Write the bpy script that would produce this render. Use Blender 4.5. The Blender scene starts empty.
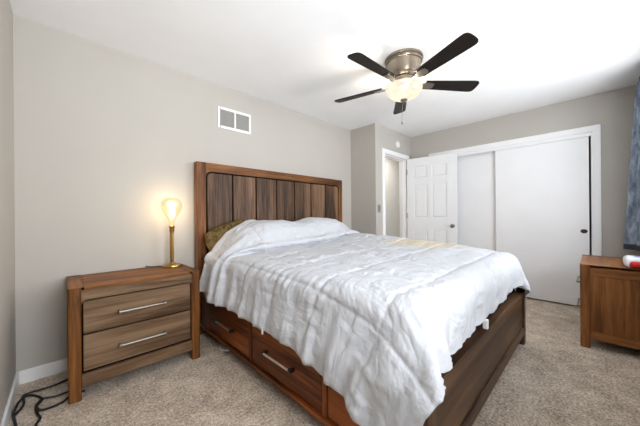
import bpy, bmesh, math, random
import numpy as np
from mathutils import Vector, Matrix

random.seed(4)
C = bpy.context.scene.collection
SC = bpy.context.scene

# ------------------------------------------------------------------ camera
F_PX, YAW, ROLL = 265.03, math.radians(44.1414), math.radians(-0.4762)
CAM = Vector((0.227, -2.6457, 1.0947))
fw = Vector((math.sin(YAW), math.cos(YAW), 0))
rt = Vector((math.cos(YAW), -math.sin(YAW), 0))
up = Vector((0, 0, 1))
r2 = rt * math.cos(ROLL) + up * math.sin(ROLL)
u2 = -rt * math.sin(ROLL) + up * math.cos(ROLL)
cam = bpy.data.cameras.new('camera')
cam.lens = F_PX * 36 / 640
cam.sensor_width = 36
cam.sensor_fit = 'HORIZONTAL'
cam.shift_y = 3.22 / 640
cam.clip_start = 0.02
co = bpy.data.objects.new('camera', cam)
C.objects.link(co)
M = Matrix((r2, u2, -fw)).transposed().to_4x4()
M.translation = CAM
co.matrix_world = M
SC.camera = co

# ------------------------------------------------------------------ world, lights, exposure
w = bpy.data.worlds.new('sky')
SC.world = w
w.use_nodes = True
bg = w.node_tree.nodes['Background']
bg.inputs[0].default_value = (0.80, 0.90, 1.0, 1)
bg.inputs[1].default_value = 1.0
SC.view_settings.view_transform = 'Standard'
SC.view_settings.look = 'None'
SC.view_settings.gamma = 1
SC.view_settings.exposure = 0.8


def area_light(name, loc, direction, sx, sy, watts, color):
    l = bpy.data.lights.new(name, 'AREA')
    l.shape = 'RECTANGLE'
    l.size, l.size_y = sx, sy
    l.energy = watts
    l.color = color
    o = bpy.data.objects.new(name, l)
    C.objects.link(o)
    o.location = loc
    o.rotation_euler = Vector(direction).to_track_quat('-Z', 'Y').to_euler()
    return o


# daylight through the front windows; the second is added as soft frontal fill
area_light('daylight_window_1', (3.05, -3.5, 1.45), (0, 1, 0.38), 1.5, 1.3, 35, (0.93, 0.96, 1.0))
area_light('added_fill_window_2', (0.85, -3.5, 1.45), (0, 1, 0.38), 1.2, 1.3, 50, (0.93, 0.96, 1.0))
# the hallway's ceiling fixture
area_light('hallway_lamp_light', (4.75, 0.06, 2.38), (0, 0, -1), 1.2, 0.3, 12, (1.0, 0.985, 0.96))


def point_light(name, loc, r, watts, color):
    l = bpy.data.lights.new(name, 'POINT')
    l.shadow_soft_size = r
    l.energy = watts
    l.color = color
    o = bpy.data.objects.new(name, l)
    C.objects.link(o)
    o.location = loc
    return o


# ------------------------------------------------------------------ materials
def lin(c):
    return tuple((x / 255 / 12.92) if x / 255 <= 0.04045 else ((x / 255 + 0.055) / 1.055) ** 2.4 for x in c) + (1,)


class NT:
    def __init__(s, name):
        s.m = bpy.data.materials.new(name)
        s.m.use_nodes = True
        s.t = s.m.node_tree
        s.b = s.t.nodes['Principled BSDF']

    def n(s, typ, **kw):
        nd = s.t.nodes.new(typ)
        for k, v in kw.items():
            setattr(nd, k, v)
        return nd

    def l(s, a, b):
        s.t.links.new(a, b)

    def coords(s, scale=(1, 1, 1), rand=False):
        tc = s.n('ShaderNodeTexCoord')
        mp = s.n('ShaderNodeMapping')
        mp.inputs['Scale'].default_value = scale
        s.l(tc.outputs['Object'], mp.inputs['Vector'])
        if rand:
            oi = s.n('ShaderNodeObjectInfo')
            ml = s.n('ShaderNodeMath', operation='MULTIPLY')
            ml.inputs[1].default_value = 37.0
            s.l(oi.outputs['Random'], ml.inputs[0])
            s.l(ml.outputs[0], mp.inputs['Location'])
        return mp.outputs['Vector']

    def noise(s, vec, scale, detail=4, rough=0.55, dist=0.0):
        nd = s.n('ShaderNodeTexNoise')
        nd.inputs['Scale'].default_value = scale
        nd.inputs['Detail'].default_value = detail
        nd.inputs['Roughness'].default_value = rough
        nd.inputs['Distortion'].default_value = dist
        s.l(vec, nd.inputs['Vector'])
        return nd.outputs['Fac']

    def ramp(s, fac, stops):
        r = s.n('ShaderNodeValToRGB')
        e = r.color_ramp.elements
        while len(e) < len(stops):
            e.new(0.5)
        for i, (p, c) in enumerate(stops):
            e[i].position = p
            e[i].color = c
        s.l(fac, r.inputs['Fac'])
        return r.outputs['Color']

    def bump(s, h, strength, dist=0.01):
        b = s.n('ShaderNodeBump')
        b.inputs['Strength'].default_value = strength
        b.inputs['Distance'].default_value = dist
        s.l(h, b.inputs['Height'])
        s.l(b.outputs['Normal'], s.b.inputs['Normal'])

    def base(s, col=None, rough=0.5, metal=0.0, spec=0.5):
        if col is not None:
            s.b.inputs['Base Color'].default_value = col
        s.b.inputs['Roughness'].default_value = rough
        s.b.inputs['Metallic'].default_value = metal
        s.b.inputs['Specular IOR Level'].default_value = spec


def plain(name, rgb, rough=0.5, metal=0.0, spec=0.5, bump=0.0, bscale=200):
    k = NT(name)
    k.base(lin(rgb), rough, metal, spec)
    v = k.coords()
    f = k.noise(v, bscale, 3)
    if bump:
        k.bump(f, bump, 0.002)
    g = k.noise(v, 3.0, 2)
    c = lin(rgb)
    k.l(k.ramp(g, [(0.3, tuple(x * 0.97 for x in c[:3]) + (1,)), (0.7, c)]), k.b.inputs['Base Color'])
    return k.m


def wood(name, light, mid, dark, axis, rough=0.5, across=30, spec=0.22):
    k = NT(name)
    k.base(None, rough, 0, spec)
    sc = [across, across, across]
    sc[axis] = 1.6
    v = k.coords(tuple(sc), rand=True)
    f = k.noise(v, 1.0, 8, 0.70, 0.6)
    sc2 = [5.0, 5.0, 5.0]
    sc2[axis] = 0.7
    v2 = k.coords(tuple(sc2), rand=True)
    f2 = k.noise(v2, 1.0, 3, 0.5, 0.8)
    mx = k.n('ShaderNodeMath', operation='MULTIPLY_ADD')
    mx.inputs[1].default_value = 0.45
    k.l(f2, mx.inputs[0])
    sb = k.n('ShaderNodeMath', operation='MULTIPLY')
    sb.inputs[1].default_value = 0.55
    k.l(f, sb.inputs[0])
    k.l(sb.outputs[0], mx.inputs[2])
    col = k.ramp(mx.outputs[0], [(0.40, lin(dark)), (0.5, lin(mid)), (0.60, lin(light))])
    k.l(col, k.b.inputs['Base Color'])
    k.bump(f, 0.25, 0.002)
    return k.m


def make_mats():
    m = {}
    m['wall'] = plain('wall_paint', (191, 186, 178), 0.75, spec=0.25, bump=0.12, bscale=350)
    m['ceiling'] = plain('ceiling_paint', (247, 247, 247), 0.8, spec=0.2, bump=0.1, bscale=300)
    m['trim'] = plain('white_trim_paint', (247, 247, 247), 0.4)
    m['door'] = plain('white_door_paint', (246, 246, 247), 0.45)
    m['closet'] = plain('closet_door_paint', (247, 247, 248), 0.5)
    # carpet
    k = NT('carpet')
    k.base(None, 0.95, 0, 0.1)
    v = k.coords()
    a = k.noise(v, 70, 4, 0.8)
    b = k.noise(v, 9, 3, 0.6)
    c = k.noise(v, 1.6, 2)
    m1 = k.n('ShaderNodeMath', operation='MULTIPLY_ADD')
    m1.inputs[1].default_value = 0.22
    k.l(b, m1.inputs[0])
    m2 = k.n('ShaderNodeMath', operation='MULTIPLY')
    m2.inputs[1].default_value = 0.70
    k.l(a, m2.inputs[0])
    k.l(m2.outputs[0], m1.inputs[2])
    m3 = k.n('ShaderNodeMath', operation='MULTIPLY_ADD')
    m3.inputs[1].default_value = 0.10
    k.l(c, m3.inputs[0])
    k.l(m1.outputs[0], m3.inputs[2])
    k.l(k.ramp(m3.outputs[0], [(0.36, lin((118, 102, 87))), (0.5, lin((206, 188, 169))), (0.62, lin((252, 239, 222)))]),
        k.b.inputs['Base Color'])
    k.bump(a, 0.9, 0.012)
    m['carpet'] = k.m
    # woods: 0 = grain along x, 1 = y, 2 = z
    for i, ax in enumerate('xyz'):
        m['oak_' + ax] = wood('warm_brown_wood_' + ax, (158, 102, 52), (122, 77, 37), (72, 43, 18), i)
        m['grey_' + ax] = wood('weathered_brown_wood_' + ax, (140, 114, 89), (112, 86, 63), (80, 58, 41), i, 0.5)
        m['bed_' + ax] = wood('dark_red_brown_wood_' + ax, (152, 83, 36), (112, 58, 23), (60, 30, 11), i, 0.4)
        m['foot_' + ax] = wood('dark_brown_wood_' + ax, (108, 81, 58), (82, 59, 41), (52, 36, 25), i, 0.42)
        m['head_' + ax] = wood('headboard_frame_wood_' + ax, (140, 91, 51), (107, 67, 36), (62, 37, 18), i, 0.42)
        m['plank_' + ax] = wood('headboard_plank_wood_' + ax, (130, 100, 76), (92, 68, 50), (52, 38, 28), i, 0.45, 40)
        m['chest_' + ax] = wood('orange_brown_wood_' + ax, (160, 106, 60), (130, 82, 43), (90, 54, 27), i, 0.4)
    m['dark'] = plain('dark_gap', (22, 16, 13), 0.9, spec=0.1)
    m['nickel'] = plain('satin_nickel', (158, 152, 145), 0.3, 1.0)
    m['bright_nickel'] = plain('bright_nickel', (214, 210, 204), 0.38, 1.0)
    m['fan_metal'] = plain('brushed_nickel', (150, 138, 124), 0.3, 1.0)
    m['brass'] = plain('aged_brass', (186, 150, 88), 0.28, 1.0)
    m['blade'] = wood('fan_blade_wood', (30, 21, 16), (19, 13, 10), (11, 8, 6), 0, 0.4, 40)
    m['white_plastic'] = plain('white_plastic', (235, 234, 230), 0.4)
    m['grey_plastic'] = plain('grey_plastic', (120, 118, 114), 0.4)
    m['vent_dark'] = plain('vent_inside', (128, 125, 121), 0.8, spec=0.1)
    m['vent_slat'] = plain('vent_slat_paint', (172, 170, 166), 0.5)
    m['black'] = plain('black_metal', (24, 23, 23), 0.4)
    m['cord'] = plain('black_rubber', (20, 20, 22), 0.5)
    m['black_cloth'] = plain('black_cloth', (30, 30, 34), 0.9, spec=0.1, bump=0.3, bscale=500)
    m['mattress'] = plain('white_ticking', (226, 224, 220), 0.9, spec=0.1, bump=0.3, bscale=300)
    m['pale_disc'] = plain('pale_plastic', (206, 202, 194), 0.5)
    m['red_wrap'] = plain('red_wrapper', (205, 28, 30), 0.3)
    m['white_wrap'] = plain('white_wrapper', (236, 236, 240), 0.3)
    m['blue_wrap'] = plain('pale_blue_print', (150, 170, 205), 0.35)
    # duvet cloth
    k = NT('white_duvet_cotton')
    k.base(None, 0.85, 0, 0.15)
    v = k.coords()
    a = k.noise(v, 14, 5, 0.6, 0.8)
    b = k.noise(v, 60, 3, 0.6)
    mm = k.n('ShaderNodeMath', operation='MULTIPLY_ADD')
    mm.inputs[1].default_value = 0.2
    k.l(b, mm.inputs[0])
    k.l(a, mm.inputs[2])
    # thin crisp creases: ridges of two warped noises
    def ridge(scale, dist, vec):
        f_ = k.noise(vec, scale, 3, 0.5, dist)
        s1 = k.n('ShaderNodeMath', operation='SUBTRACT')
        s1.inputs[1].default_value = 0.5
        k.l(f_, s1.inputs[0])
        s2 = k.n('ShaderNodeMath', operation='ABSOLUTE')
        k.l(s1.outputs[0], s2.inputs[0])
        s3 = k.n('ShaderNodeMath', operation='MULTIPLY')
        s3.inputs[1].default_value = 7.0
        s3.use_clamp = True
        k.l(s2.outputs[0], s3.inputs[0])
        return s3.outputs[0]
    r1 = ridge(4.5, 1.6, k.coords((1.0, 0.55, 0.55)))
    r2_ = ridge(10, 1.0, k.coords((0.6, 1.0, 0.5)))
    s4 = k.n('ShaderNodeMath', operation='MULTIPLY_ADD')
    s4.inputs[1].default_value = 0.5
    k.l(r2_, s4.inputs[0])
    k.l(r1, s4.inputs[2])
    s5 = k.n('ShaderNodeMath', operation='MULTIPLY_ADD')
    s5.inputs[1].default_value = 0.5
    k.l(mm.outputs[0], s5.inputs[0])
    k.l(s4.outputs[0], s5.inputs[2])
    # stitched seams with short puckers running across them, laid out on the cloth itself
    uvn = k.n('ShaderNodeUVMap', uv_map='cloth')
    sp = k.n('ShaderNodeSeparateXYZ')
    k.l(uvn.outputs[0], sp.inputs[0])

    def mth(op, a_, b_=None, c_=None, clamp=False):
        nd = k.n('ShaderNodeMath', operation=op)
        nd.use_clamp = clamp
        for i_, q_ in enumerate((a_, b_, c_)):
            if q_ is None:
                continue
            if isinstance(q_, (int, float)):
                nd.inputs[i_].default_value = q_
            else:
                k.l(q_, nd.inputs[i_])
        return nd.outputs[0]

    def seam(axis, cell, pscale):
        d_ = mth('MULTIPLY', mth('PINGPONG', mth('ADD', mth('DIVIDE', sp.outputs[axis], cell), 0.0), 0.5), cell)
        groove = mth('MULTIPLY', d_, 1 / 0.016, clamp=True)
        near = mth('SUBTRACT', 1.0, mth('MULTIPLY', d_, 1 / 0.075, clamp=True))
        mp_ = k.n('ShaderNodeMapping')
        mp_.inputs['Scale'].default_value = pscale
        k.l(uvn.outputs[0], mp_.inputs['Vector'])
        pn = k.noise(mp_.outputs['Vector'], 1.0, 3, 0.5, 0.4)
        return mth('ADD', mth('MULTIPLY', groove, 0.8), mth('MULTIPLY', mth('MULTIPLY', pn, near), 1.6))
    hs = mth('ADD', seam(0, 0.385, (9, 42, 1)), seam(1, 0.40, (42, 9, 1)))
    k.bump(mth('ADD', mth('MULTIPLY', s5.outputs[0], 1.15), hs), 0.36, 0.012)
    k.b.inputs['Base Color'].default_value = lin((202, 204, 209))
    # faint cream patch on the far side of the bed
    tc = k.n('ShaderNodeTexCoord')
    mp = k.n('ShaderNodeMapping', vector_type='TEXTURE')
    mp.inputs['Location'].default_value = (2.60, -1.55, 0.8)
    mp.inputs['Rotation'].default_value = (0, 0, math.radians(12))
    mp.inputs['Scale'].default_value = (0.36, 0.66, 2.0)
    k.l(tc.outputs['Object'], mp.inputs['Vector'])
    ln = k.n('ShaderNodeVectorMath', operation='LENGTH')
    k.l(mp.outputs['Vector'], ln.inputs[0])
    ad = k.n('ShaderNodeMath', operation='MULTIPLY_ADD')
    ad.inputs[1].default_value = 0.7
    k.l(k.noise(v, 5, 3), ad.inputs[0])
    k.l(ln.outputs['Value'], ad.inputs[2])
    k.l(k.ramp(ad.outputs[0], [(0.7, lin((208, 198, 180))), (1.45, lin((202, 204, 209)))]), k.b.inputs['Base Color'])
    m['duvet'] = k.m
    # khaki pillow
    k = NT('khaki_pillow_cloth')
    k.base(None, 0.9, 0, 0.1)
    v = k.coords()
    f = k.noise(v, 16, 3, 0.6, 1.0)
    k.l(k.ramp(f, [(0.38, lin((70, 58, 32))), (0.52, lin((106, 88, 54))), (0.62, lin((116, 98, 64))), (0.70, lin((92, 62, 42)))]),
        k.b.inputs['Base Color'])
    k.bump(f, 0.3, 0.01)
    m['khaki'] = k.m
    # denim-like curtain
    k = NT('blue_grey_curtain_cloth')
    k.base(None, 0.9, 0, 0.1)
    v = k.coords((1, 1, 0.35))
    f = k.noise(v, 18, 5, 0.65, 0.5)
    k.l(k.ramp(f, [(0.3, lin((84, 94, 108))), (0.5, lin((132, 146, 164))), (0.7, lin((184, 196, 210)))]), k.b.inputs['Base Color'])
    k.bump(f, 0.2, 0.01)
    m['curtain'] = k.m
    m['curtain_hem'] = plain('dark_curtain_hem', (74, 76, 80), 0.9, spec=0.1, bump=0.2)

    # lit lamp glass
    def lit(name, col, strength, trans):
        k = NT(name)
        out = k.t.nodes['Material Output']
        em = k.n('ShaderNodeEmission')
        v = k.coords()
        f = k.noise(v, 9, 2, 0.5, 1.5)
        k.l(k.ramp(f, [(0.35, tuple(x * 0.8 for x in col) + (1,)), (0.65, tuple(col) + (1,))]), em.inputs['Color'])
        em.inputs['Strength'].default_value = strength
        tr = k.n('ShaderNodeBsdfTransparent')
        mx = k.n('ShaderNodeMixShader')
        mx.inputs[0].default_value = trans
        k.l(em.outputs[0], mx.inputs[1])
        k.l(tr.outputs[0], mx.inputs[2])
        gl = k.n('ShaderNodeBsdfGlossy')
        gl.inputs['Roughness'].default_value = 0.15
        m2 = k.n('ShaderNodeMixShader')
        m2.inputs[0].default_value = 0.06
        k.l(mx.outputs[0], m2.inputs[1])
        k.l(gl.outputs[0], m2.inputs[2])
        k.l(m2.outputs[0], out.inputs['Surface'])
        return k.m
    m['bulb'] = lit('lit_amber_glass', (1.0, 0.68, 0.34), 0.75, 0.45)
    m['filament'] = lit('glowing_filament', (1.0, 0.82, 0.5), 14.0, 0.0)
    m['bowl'] = lit('lit_alabaster_glass', (1.0, 0.88, 0.68), 0.75, 0.2)
    # clear pane
    k = NT('window_glass')
    out = k.t.nodes['Material Output']
    tr = k.n('ShaderNodeBsdfTransparent')
    gl = k.n('ShaderNodeBsdfGlossy')
    gl.inputs['Roughness'].default_value = 0.02
    mx = k.n('ShaderNodeMixShader')
    mx.inputs[0].default_value = 0.06
    k.l(tr.outputs[0], mx.inputs[1])
    k.l(gl.outputs[0], mx.inputs[2])
    k.l(mx.outputs[0], out.inputs['Surface'])
    m['glass'] = k.m
    return m


MT = make_mats()


# ------------------------------------------------------------------ mesh helpers
class MB:
    def __init__(s):
        s.bm = bmesh.new()

    def box(s, x0, y0, z0, x1, y1, z1, bev=0.0, seg=2, sel=None):
        r = bmesh.ops.create_cube(s.bm, size=1)
        vs = r['verts']
        for v in vs:
            v.co = Vector(((x0 + x1) / 2 + v.co.x * (x1 - x0), (y0 + y1) / 2 + v.co.y * (y1 - y0), (z0 + z1) / 2 + v.co.z * (z1 - z0)))
        if bev:
            es = {e for v in vs for e in v.link_edges}
            if sel:
                es = {e for e in es if sel(e)}
            bmesh.ops.bevel(s.bm, geom=list(es), offset=bev, segments=seg, affect='EDGES', profile=0.5)
        return s

    def lathe(s, prof, cx=0, cy=0, cz=0, n=32, closed=True):
        rings = []
        for r, z in prof:
            if r < 1e-5:
                rings.append([s.bm.verts.new((cx, cy, cz + z))])
            else:
                rings.append([s.bm.verts.new((cx + r * math.cos(2 * math.pi * i / n), cy + r * math.sin(2 * math.pi * i / n), cz + z)) for i in range(n)])
        for a, b in zip(rings, rings[1:]):
            for i in range(n):
                j = (i + 1) % n
                if len(a) == 1 and len(b) == 1:
                    continue
                if len(a) == 1:
                    s.bm.faces.new((a[0], b[j], b[i]))
                elif len(b) == 1:
                    s.bm.faces.new((a[i], a[j], b[0]))
                else:
                    s.bm.faces.new((a[i], a[j], b[j], b[i]))
        return s

    def tube(s, pts, r, n=10, caps=True):
        pts = [Vector(p) for p in pts]
        rings = []
        prev = None
        for i, p in enumerate(pts):
            t = (pts[min(i + 1, len(pts) - 1)] - pts[max(i - 1, 0)]).normalized()
            ref = prev if prev is not None else (Vector((0, 0, 1)) if abs(t.z) < 0.9 else Vector((1, 0, 0)))
            a = (ref - t * ref.dot(t)).normalized()
            prev = a
            b = t.cross(a)
            rr = r[i] if isinstance(r, (list, tuple)) else r
            rings.append([s.bm.verts.new(p + a * (rr * math.cos(2 * math.pi * k / n)) + b * (rr * math.sin(2 * math.pi * k / n))) for k in range(n)])
        for A, B in zip(rings, rings[1:]):
            for k in range(n):
                s.bm.faces.new((A[k], A[(k + 1) % n], B[(k + 1) % n], B[k]))
        if caps:
            s.bm.faces.new(rings[0][::-1])
            s.bm.faces.new(rings[-1])
        return s

    def prism(s, poly, to3, d0, d1):
        """poly: 2-D points; to3(u, v, d) -> 3-D point"""
        a = [s.bm.verts.new(to3(u, v, d0)) for u, v in poly]
        b = [s.bm.verts.new(to3(u, v, d1)) for u, v in poly]
        s.bm.faces.new(a[::-1])
        s.bm.faces.new(b)
        for i in range(len(poly)):
            j = (i + 1) % len(poly)
            s.bm.faces.new((a[i], a[j], b[j], b[i]))
        return s

    def xf(s, mat):
        for v in s.bm.verts:
            v.co = mat @ v.co
        return s

    def build(s, name, mat, parent=None, smooth=False, angle=35):
        bmesh.ops.recalc_face_normals(s.bm, faces=s.bm.faces)
        me = bpy.data.meshes.new(name)
        s.bm.to_mesh(me)
        s.bm.free()
        o = bpy.data.objects.new(name, me)
        C.objects.link(o)
        for mm in (mat if isinstance(mat, list) else [mat]):
            me.materials.append(mm)
        if smooth:
            for p in me.polygons:
                p.use_smooth = True
            try:
                me.set_sharp_from_angle(angle=math.radians(angle))
            except Exception:
                pass
        if parent is not None:
            o.parent = parent
        return o


def smooth_path(pts, sub=6):
    P = [Vector(p) for p in pts]
    out = []
    for i in range(len(P) - 1):
        a, b, c, d = P[max(i - 1, 0)], P[i], P[i + 1], P[min(i + 2, len(P) - 1)]
        for k in range(sub):
            t = k / sub
            out.append(0.5 * ((2 * b) + (c - a) * t + (2 * a - 5 * b + 4 * c - d) * t * t + (3 * b - a - 3 * c + d) * t ** 3))
    out.append(P[-1])
    return out


def tag(o, label, cat, group=None, kind=None):
    o['label'] = label
    o['category'] = cat
    if group:
        o['group'] = group
    if kind:
        o['kind'] = kind
    return o


def thing(name, label, cat, loc=(0, 0, 0), rz=0.0, group=None, kind=None):
    o = bpy.data.objects.new(name, None)
    C.objects.link(o)
    o.empty_display_size = 0.1
    o.location = loc
    o.rotation_euler = (0, 0, rz)
    return tag(o, label, cat, group, kind)


def copy_tree(o, parent=None):
    c = o.copy()
    C.objects.link(c)
    if parent is not None:
        c.parent = parent
    for ch in list(o.children):
        copy_tree(ch, c)
    return c


# ------------------------------------------------------------------ setting
H = 2.44
XJ, D, XC, YF = 3.481, -0.456, 4.538, -3.06
T = 0.12


def struct(o, label, cat):
    return tag(o, label, cat, kind='structure')


fl = MB().box(-T, YF - T, -0.1, 6.2, 1.5, 0.0)
struct(fl.build('floor', MT['carpet']), 'speckled beige grey carpet covering the whole floor', 'floor')
struct(MB().box(-T, YF - T, H, 6.2, 1.5, H + 0.1).build('ceiling', MT['ceiling']), 'flat white ceiling above the bed', 'ceiling')
struct(MB().box(-T, YF - T, 0, 0, T, H).build('wall_left', MT['wall']), 'light grey wall at the camera side of the cords', 'wall')
struct(MB().box(0, 0, 0, XJ + T, T, H).build('wall_back', MT['wall']), 'light grey wall behind the headboard and lamp', 'wall')
struct(MB().box(XJ, D, 0, XJ + T, 0, H).build('wall_return', MT['wall']), 'short grey return wall beside the headboard', 'wall')
OX0, OX1, OZ = 3.72, 4.39, 2.03
mb = MB()
mb.box(XJ + T, D, 0, OX0, D + T, H).box(OX1, D, 0, XC + T, D + T, H).box(OX0, D, OZ, OX1, D + T, H)
struct(mb.build('wall_entry', MT['wall']), 'narrow grey wall holding the open doorway', 'wall')
CY0, CY1, CZ = -2.645, -0.845, 2.03
mb = MB()
mb.box(XC, CY1, 0, XC + T, D, H).box(XC, YF, 0, XC + T, CY0, H).box(XC, CY0, CZ, XC + T, CY1, H)
struct(mb.build('wall_closet', MT['wall']), 'grey wall around the sliding closet doors', 'wall')
# closet interior
mb = MB()
mb.box(5.2, YF, 0, 5.3, D + T, H).box(XC + T, YF, 0, 5.2, YF + 0.1, H).box(XC + T, D, 0, 5.2, D + T, H)
struct(mb.build('wall_closet_inside', MT['wall']), 'inner walls of the closet behind its sliding doors', 'wall')
# hallway
mb = MB()
mb.box(XJ + T, 0.48, 0, 6.1, 0.60, H).box(6.0, D + T, 0, 6.1, 0.48, H).box(XJ + T, 0, 0, XJ + 2 * T, 0.48, H)
struct(mb.build('wall_hallway', MT['wall']), 'pale hallway wall seen through the open doorway', 'wall')

# front wall behind the camera; its second window is added for fill light
WIN = [(2.3, 3.8), (0.25, 1.45)]
WZ0, WZ1 = 0.9, 2.2
mb = MB()
mb.box(0, YF - T, 0, XC + T, YF, WZ0).box(0, YF - T, WZ1, XC + T, YF, H)
xs = [0, WIN[1][0], WIN[1][1], WIN[0][0], WIN[0][1], XC + T]
for a, b in ((0, 1), (2, 3), (4, 5)):
    mb.box(xs[a], YF - T, WZ0, xs[b], YF, WZ1)
struct(mb.build('wall_front', MT['wall']), 'grey window wall behind the camera', 'wall')
for i, (a, b) in enumerate(WIN):
    wdw = thing('window_%d' % (i + 1), ['white framed window beside the blue curtain', 'added white framed fill window behind the camera'][i], 'window',
                (0, 0, 0), kind='structure')
    f = MB()
    f.box(a, YF - 0.08, WZ0, a + 0.05, YF - 0.02, WZ1).box(b - 0.05, YF - 0.08, WZ0, b, YF - 0.02, WZ1)
    f.box(a + 0.05, YF - 0.08, WZ0, b - 0.05, YF - 0.02, WZ0 + 0.05).box(a + 0.05, YF - 0.08, WZ1 - 0.05, b - 0.05, YF - 0.02, WZ1)
    f.box(a + 0.05, YF - 0.07, 1.53, b - 0.05, YF - 0.03, 1.57)
    f.build('window_frame', MT['trim'], wdw)
    MB().box(a + 0.05, YF - 0.052, WZ0 + 0.05, b - 0.05, YF - 0.048, WZ1 - 0.05).build('window_pane', MT['glass'], wdw)
    MB().box(a - 0.05, YF, WZ0 - 0.03, b + 0.05, YF + 0.06, WZ0, 0.004).build('window_sill', MT['trim'], wdw)

# baseboards
BH, BT = 0.09, 0.014
def baseboard(name, boxes, label):
    mb = MB()
    for x0, y0, x1, y1 in boxes:
        mb.box(x0, y0, 0, x1, y1, BH, 0.005)
    struct(mb.build(name, MT['trim']), label, 'baseboard')
baseboard('baseboard_back', [(0.014, -BT, XJ, 0)], 'white baseboard along the wall behind the bed')
baseboard('baseboard_left', [(0, YF, BT, 0)], 'white baseboard along the left wall by the cords')
baseboard('baseboard_return', [(XJ - BT, D, XJ, -0.014), (XJ - BT, D - BT, 3.64, D)], 'white baseboard around the jutting wall corner')
baseboard('baseboard_closet', [(XC - BT, YF, XC, -2.71)], 'white baseboard between closet and curtain')
baseboard('baseboard_hallway', [(XJ + 2 * T, 0.48 - BT, 6.0, 0.48)], 'white baseboard along the hallway wall')

# door casing
TR = 0.016
mb = MB()
for y0, y1 in ((D - TR, D), (D + T, D + T + TR)):
    mb.box(OX0 - 0.075, y0, 0, OX0 - 0.005, y1, OZ + 0.005, 0.004)
    mb.box(OX1 + 0.005, y0, 0, OX1 + 0.075, y1, OZ + 0.005, 0.004)
    mb.box(OX0 - 0.075, y0, OZ + 0.005, OX1 + 0.075, y1, OZ + 0.075, 0.004)
mb.box(OX0 - 0.005, D, 0, OX0 + 0.014, D + T, OZ)
mb.box(OX1 - 0.014, D, 0, OX1 + 0.005, D + T, OZ)
mb.box(OX0 + 0.014, D, OZ - 0.014, OX1 - 0.014, D + T, OZ + 0.005)
mb.box(OX0 + 0.014, D + 0.045, 0, OX0 + 0.025, D + 0.08, OZ - 0.014)
mb.box(OX1 - 0.025, D + 0.045, 0, OX1 - 0.014, D + 0.08, OZ - 0.014)
cas = mb.build('trim_1', MT['trim'])
struct(cas, 'white casing around the open doorway', 'door casing')
MB().box(OX0 + 0.0135, D + 0.015, 0.90, OX0 + 0.016, D + 0.04, 0.96).build('strike_plate', MT['grey_plastic'], cas)

# closet casing and track
mb = MB()
mb.box(XC - TR, CY0 - 0.066, 0, XC, CY0 + 0.004, CZ - 0.004, 0.004)
mb.box(XC - TR, CY1 - 0.004, 0, XC, CY1 + 0.066, CZ - 0.004, 0.004)
mb.box(XC - TR, CY0 - 0.066, CZ - 0.004, XC, CY1 + 0.066, CZ + 0.066, 0.004)
mb.box(XC, CY0, 0, XC + T, CY0 + 0.012, CZ)
mb.box(XC, CY1 - 0.012, 0, XC + T, CY1, CZ)
mb.box(XC, CY0 + 0.012, CZ - 0.045, XC + 0.018, CY1 - 0.012, CZ)
struct(mb.build('trim_2', MT['trim']), 'white casing around the sliding closet doors', 'closet casing')
struct(MB().box(XC + 0.018, CY0 + 0.012, CZ - 0.03, XC + 0.115, CY1 - 0.012, CZ).build('trim_3', MT['grey_plastic']),
       'dark metal track above the sliding closet doors', 'door track')


def closet_door(name, x, y0, y1, label, pull_y):
    o = struct(MB().box(x, y0, 0.018, x + 0.032, y1, CZ - 0.032, 0.002).build(name, MT['closet']), label, 'closet door')
    MB().lathe([(0, -0.003), (0.02, -0.003), (0.027, 0.0), (0.03, 0.004), (0.024, 0.004), (0.0, 0.003)], n=24).xf(
        Matrix.Translation((x - 0.002, pull_y, 0.895)) @ Matrix.Rotation(math.radians(-90), 4, 'Y') @ Matrix.Scale(0.8, 4, (1, 0, 0))
    ).build('finger_pull', MT['black'], o, True)
    return o


closet_door('door_1', XC + 0.022, -2.615, -1.70, 'white flush sliding closet door with a black oval pull', -2.572)
closet_door('door_2', XC + 0.066, -1.775, -0.86, 'white sliding closet door set behind the other one', -0.92)

# six panel entry door, open against the closet
DW, DH, DT = 0.755, 2.02, 0.035
hx, hy = 4.372, -0.478
tipx, tipy = 4.452, -1.205
drz = math.atan2(tipy - hy, tipx - hx)
dr = thing('door_3', 'open white six panel door standing in front of the closet', 'door', (hx, hy, 0.012), drz, kind='structure')
panels = []
colx = [(0.115, 0.335), (0.40, 0.62)]
for x0, x1 in colx:
    for z0, z1 in ((0.23, 0.86), (1.04, 1.585), (1.685, 1.885)):
        panels.append((x0, z0, x1, z1))
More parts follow.
